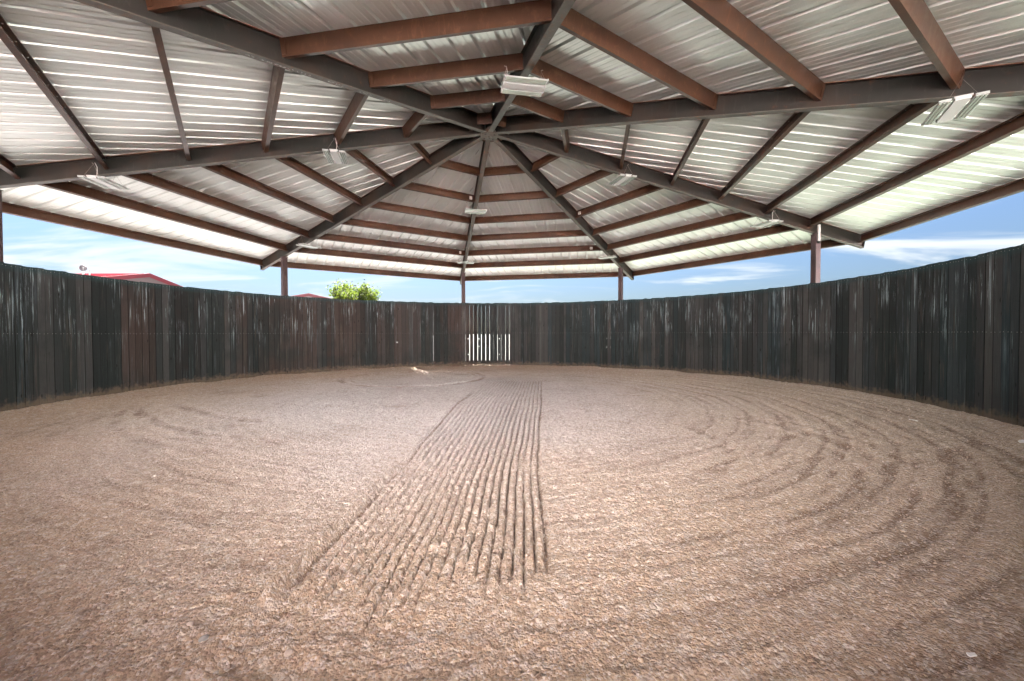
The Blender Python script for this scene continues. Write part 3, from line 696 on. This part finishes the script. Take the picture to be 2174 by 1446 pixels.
def scrap(x, y, s, label, seed):
    r = random.Random(seed); mb = MB(); n_ = 9; ring = []
    for i in range(n_):
        a_ = 6.283 * i / n_; rr_ = s * r.uniform(.6, 1.1); ring.append((math.cos(a_) * rr_ * 1.7, math.sin(a_) * rr_ * .7))
    mb.beam((0, 0, 0), (0, 0, .006), ring, X_, Y_, 0)
    z = float(height(np.array([[x]]), np.array([[y]]))[0, 0])
    o = mb.build('litter_scrap', m_scrap, None, (x, y, z + .006)); o.rotation_euler = (r.uniform(.05, .2), r.uniform(-.2, .2), r.uniform(-.5, .5)); tag(o, label, 'litter'); return o
scrap(6.02, -2.62, .032, 'small white scrap on the dirt near the right-hand fence', 5)
scrap(6.0, -3.90, .045, 'white scrap lying at the right edge below the fence', 6)
scrap(2.05, -6.93, .014, 'tiny white chip in the near right dirt', 8)

# ------------------------------------------------------------------ outside
m_grass, t, p = mat('pasture', (0.12, 0.15, 0.05), 0.9, 0, .2)
oc = coord(t); g1 = noise(t, oc, .08, 4); g2 = noise(t, oc, 1.6, 5, .65)
c = ramp(t, g1, [(0.3, (0.017, 0.021, 0.014)), (0.5, (0.022, 0.026, 0.018)), (0.7, (0.029, 0.031, 0.024))])
c = mix(t, step(t, g2, .45, .75, 0, .5), c, (0.040, 0.038, 0.030)); t.links.new(c, p.inputs['Base Color'])
bump(t, p, noise(t, oc, 9, 5, .7), .8, .05)
m_yard, t, p = mat('caliche_yard', (0.50, 0.40, 0.34), 0.95, 0, .2)
oc = coord(t); c = ramp(t, noise(t, oc, .5, 5), [(0.3, (0.024, 0.021, 0.020)), (0.6, (0.035, 0.031, 0.030))]); t.links.new(c, p.inputs['Base Color'])
bump(t, p, noise(t, oc, 25, 5, .7), .6, .02)
def sheet(name, pts, z, m, label):
    me = bpy.data.meshes.new(name); me.from_pydata([(x, y, z) for x, y in pts], [], [tuple(range(len(pts)))]); me.materials.append(m)
    o = bpy.data.objects.new(name, me); COL.objects.link(o); tag(o, label, kind='structure'); return o
sheet('ground', [(-900, -900), (900, -900), (900, 900), (-900, 900)], -.14, m_grass, 'green and parched pasture around the pen')
sheet('yard', [(-44, -26), (-2, -26), (3, -15), (6.5, -10.4), (8, -4), (8.6, 1), (7, 8), (3, 12), (-3, 14), (-10, 22), (-44, 48)], -.13, m_yard, 'pale bare dirt yard beside the pen')

m_pad, t, p = mat('bounce_pad_gravel', (0.20, 0.195, 0.18), 0.95, 0, .2); bump(t, p, noise(t, coord(t), 40, 4, .7), .5, .01)
sheet('bounce_pad', [(3.5, -15.3), (30, -15.3), (30, -6.5), (9.5, -5.5), (7.6, -8.6), (4.4, -10.6)], -.126, m_pad, 'pale gravel pad added unseen beside the pen to bounce light up to the roof')  # unseen pale pad, added to bounce light onto the near roof and floor
# barns
m_red, t, p = mat('red_trim', (0.22, 0.022, 0.032), 0.4)
m_wall, t, p = mat('added_barn_siding', (0.86, 0.86, 0.86), 0.5)  # white siding of the unseen barns added for bounce light
wv_ = N(t, 'ShaderNodeTexWave', wave_type='BANDS', bands_direction='Y'); wv_.inputs['Scale'].default_value = 3.2; t.links.new(coord(t), wv_.inputs['Vector']); bump(t, p, wv_.outputs['Fac'], .6, .03)
m_pink, t, p = mat('weathered_pink_siding', (0.20, 0.15, 0.155), 0.6)
m_roof, t, p = mat('red_roof', (0.030, 0.0045, 0.006), 1.0, 0, 0.0)
wv_ = N(t, 'ShaderNodeTexWave', wave_type='BANDS', bands_direction='X'); wv_.inputs['Scale'].default_value = 3.2; t.links.new(coord(t), wv_.inputs['Vector']); bump(t, p, wv_.outputs['Fac'], .15, .01)
m_door, t, p = mat('barn_door', (0.45, 0.06, 0.06), 0.5)
def barn(x, y, half, ln_, eave, peak, label, rz=0.0, wall=None):
    b = empty('metal_barn', (x, y, -.13), rz); tag(b, label, 'barn')       # gable faces local +X, ridge runs to -X
    mb = MB(); pr = [(-half, 0), (half, 0), (half, eave), (0, peak), (-half, eave)]
    mb.beam((0, 0, 0), (-ln_, 0, 0), pr, Y_, Z_); mb.build('wall', wall or m_wall, b)
    mb = MB(); ov = .35; sl = (peak - eave) / half
    for s_ in (-1, 1):
        mb.hexa([(.32, 0, peak + .01), (.32, s_ * (half + ov), eave - sl * ov + .01), (-ln_ - .3, s_ * (half + ov), eave - sl * ov + .01), (-ln_ - .3, 0, peak + .01),
                 (.32, 0, peak + .09), (.32, s_ * (half + ov), eave - sl * ov + .09), (-ln_ - .3, s_ * (half + ov), eave - sl * ov + .09), (-ln_ - .3, 0, peak + .09)])
    mb.build('roof', m_roof, b)
    for s_ in (-1, 1):
        mb = MB(); mb.hexa([(.325, 0, peak - .27), (.325, s_ * (half + ov), eave - sl * ov - .27), (.375, s_ * (half + ov), eave - sl * ov - .27), (.375, 0, peak - .27),
                            (.325, 0, peak + .11), (.325, s_ * (half + ov), eave - sl * ov + .11), (.375, s_ * (half + ov), eave - sl * ov + .11), (.375, 0, peak + .11)])
        mb.build('rake_trim', m_red, b)
    mb = MB(); mb.box((.03, 0, 1.9), (.06, 3.6, 3.8)); mb.build('door', m_door, b, bevel=.01)
    return b
barn(-35.0, 31.2, 6.6, 22, 5.72, 7.12, 'pale barn with bright red gable trim showing over the left part of the fence', .0, m_pink)
barn(-28.6, 50.0, 4.2, 14, 6.05, 6.95, 'distant red-trimmed roof peeking over the fence behind the left-hand post', -1.15, m_pink)
barn(-1.5, -15.5, 9.5, 14, 6.8, 8.2, 'wide pale barn added unseen behind the near side of the fence to bounce sunlight in', math.pi / 2)  # added out of view: its sunlit gable bounces light onto the floor
barn(-14.5, -12.0, 6.0, 14, 6.4, 7.4, 'pale barn added unseen at an angle behind the near left fence as a light bouncer', R_(41))  # unseen bounce barn, added to lighten the left of the floor
barn(15.0, -11.0, 6.6, 16, 6.2, 7.4, 'narrower pale barn added unseen at an angle behind the near right fence as a light bouncer', R_(139))  # unseen bounce barn, added to light the floor from the right
# round dish
dish = empty('satellite_dish', (-26.9, 17.6, -.13)); tag(dish, 'small pale pinkish round dish on a pole just above the fence at far left', 'dish')
m_dish, t, p = mat('pale_pink_dish', (0.10, 0.08, 0.09), 0.45)
mb = MB(); mb.tube([(0, 0, 0), (0, 0, 5.35)], .05, 10); mb.tube([(.30, .10, 0), (.30, .10, 5.45)], .035, 8); mb.build('pole', m_pvc, dish)
mb = MB(); rings_ = 7; seg = 24
dv = (Vector((CAM[0], CAM[1], 0)) - Vector((-26.9, 17.6, 0))).normalized(); sx = Vector((-dv.y, dv.x, 0)); cc = Vector((0, 0, 5.55)) + dv * .10
for j in range(rings_ + 1):
    r_ = .19 * j / rings_
    for k_ in range(seg):
        a_ = 2 * math.pi * k_ / seg; mb.v.append(tuple(cc + sx * (r_ * math.cos(a_)) + Z_ * (r_ * math.sin(a_)) + dv * (.9 * r_ * r_)))
for j in range(rings_):
    for k_ in range(seg):
        k2 = (k_ + 1) % seg; mb.f.append((j * seg + k_, j * seg + k2, (j + 1) * seg + k2, (j + 1) * seg + k_)); mb.mi.append(0)
o = mb.build('reflector', m_dish, dish, smooth=True); sm_ = o.modifiers.new('thick', 'SOLIDIFY'); sm_.thickness = .02
mb = MB(); mb.tube([cc - Z_ * .16 + dv * .04, cc + dv * .18], .010, 6); mb.box(cc + dv * .18, (.05, .05, .05)); mb.build('feed_horn', m_pvc, dish)

# tree
def tree(x, y, label):
    b = empty('deciduous_tree', (x, y, -.14)); tag(b, label, 'tree'); r = random.Random(21)
    m_bark, t, p = mat('bark', (0.13, 0.10, 0.075), .9); bump(t, p, noise(t, coord(t, (1, 1, .3)), 14, 4), .6, .02)
    m_leaf, t, p = mat('leaf', (0.11, 0.17, 0.02), .8, 0, .08)
    ob = N(t, 'ShaderNodeAttribute', attribute_name='lv'); c_ = ramp(t, ob.outputs['Fac'], [(0, (0.012, 0.020, 0.002)), (.5, (0.034, 0.048, 0.006)), (1, (0.065, 0.080, 0.012))]); t.links.new(c_, p.inputs['Base Color'])
    p.inputs['Transmission Weight'].default_value = 0.0
    tr = N(t, 'ShaderNodeBsdfTranslucent'); t.links.new(c_, tr.inputs[0]); ms = N(t, 'ShaderNodeMixShader'); ms.inputs[0].default_value = .35
    t.links.new(p.outputs[0], ms.inputs[1]); t.links.new(tr.outputs[0], ms.inputs[2]); t.links.new(ms.outputs[0], t.nodes['Material Output'].inputs[0])
    mb = MB(); ends = []
    def grow(pos, dr, ln, rad, lvl):
        pts = [pos]; rads = [rad]; n_ = 5
        for i in range(n_):
            dr = (dr + Vector((r.uniform(-.16, .16), r.uniform(-.16, .16), r.uniform(-.04, .12) if lvl else .03))).normalized(); pos = pos + dr * ln / n_; pts.append(pos); rads.append(rad * (1 - .6 * (i + 1) / n_))
            if lvl >= 2: ends.append((pos, ln))
        mb.tube(pts, rads, 7 if lvl < 2 else 5)
        if lvl < 4:
            for i in range((6, 5, 4, 3)[lvl]):
                q_ = pts[r.choice((2, 3, 4, 5)) if lvl else r.choice((3, 4, 5))]; a_ = r.uniform(0, 6.28); sp_ = r.uniform(.45, 1.0)
                nd = (dr * .8 + Vector((math.cos(a_) * sp_, math.sin(a_) * sp_, r.uniform(0.0, .45)))).normalized()
                grow(q_, nd, ln * r.uniform(.5, .72), rad * .42, lvl + 1)
    grow(Vector((0, 0, 0)), Vector((.02, 0, 1)), 2.6, .14, 0)
    mb.build('trunk', m_bark, b, smooth=True)
    V, F, A = [], [], []
    for (q_, ln) in ends:
        nl = r.choice((2, 4, 6)) 
        sp_ = .13
        tone_ = r.random()
        for i in range(nl):
            c_ = q_ + Vector((r.gauss(0, sp_), r.gauss(0, sp_), r.gauss(0, sp_))); s_ = r.uniform(.035, .06)
            u_ = Vector((r.gauss(0, 1), r.gauss(0, 1), r.gauss(0, 1))).normalized(); v_ = u_.orthogonal().normalized()
            bb = len(V); V += [tuple(c_ + u_ * s_ * 1.3), tuple(c_ + v_ * s_ * .7), tuple(c_ - u_ * s_ * 1.3), tuple(c_ - v_ * s_ * .7)]; F.append((bb, bb + 1, bb + 2, bb + 3))
            A += [min(1, max(0, tone_ * .6 + r.random() * .4))] * 4
    me = bpy.data.meshes.new('crown'); me.from_pydata(V, [], F); me.materials.append(m_leaf)
    q__ = me.attributes.new('lv', 'FLOAT', 'POINT'); q__.data.foreach_set('value', A)
    o = bpy.data.objects.new('crown', me); COL.objects.link(o); o.parent = b
    return b, V
tb, tv = tree(-11.15, 21.5, 'young bright green tree with wispy crown rising behind the fence')
tz = max(v[2] for v in tv); zs = (5.42 + .14) / tz; tb.scale = (zs, zs, zs)
print('tree top', tz, 'xr', min(v[0] for v in tv), max(v[0] for v in tv), 'floor verts', len(co), 'clods', NC)
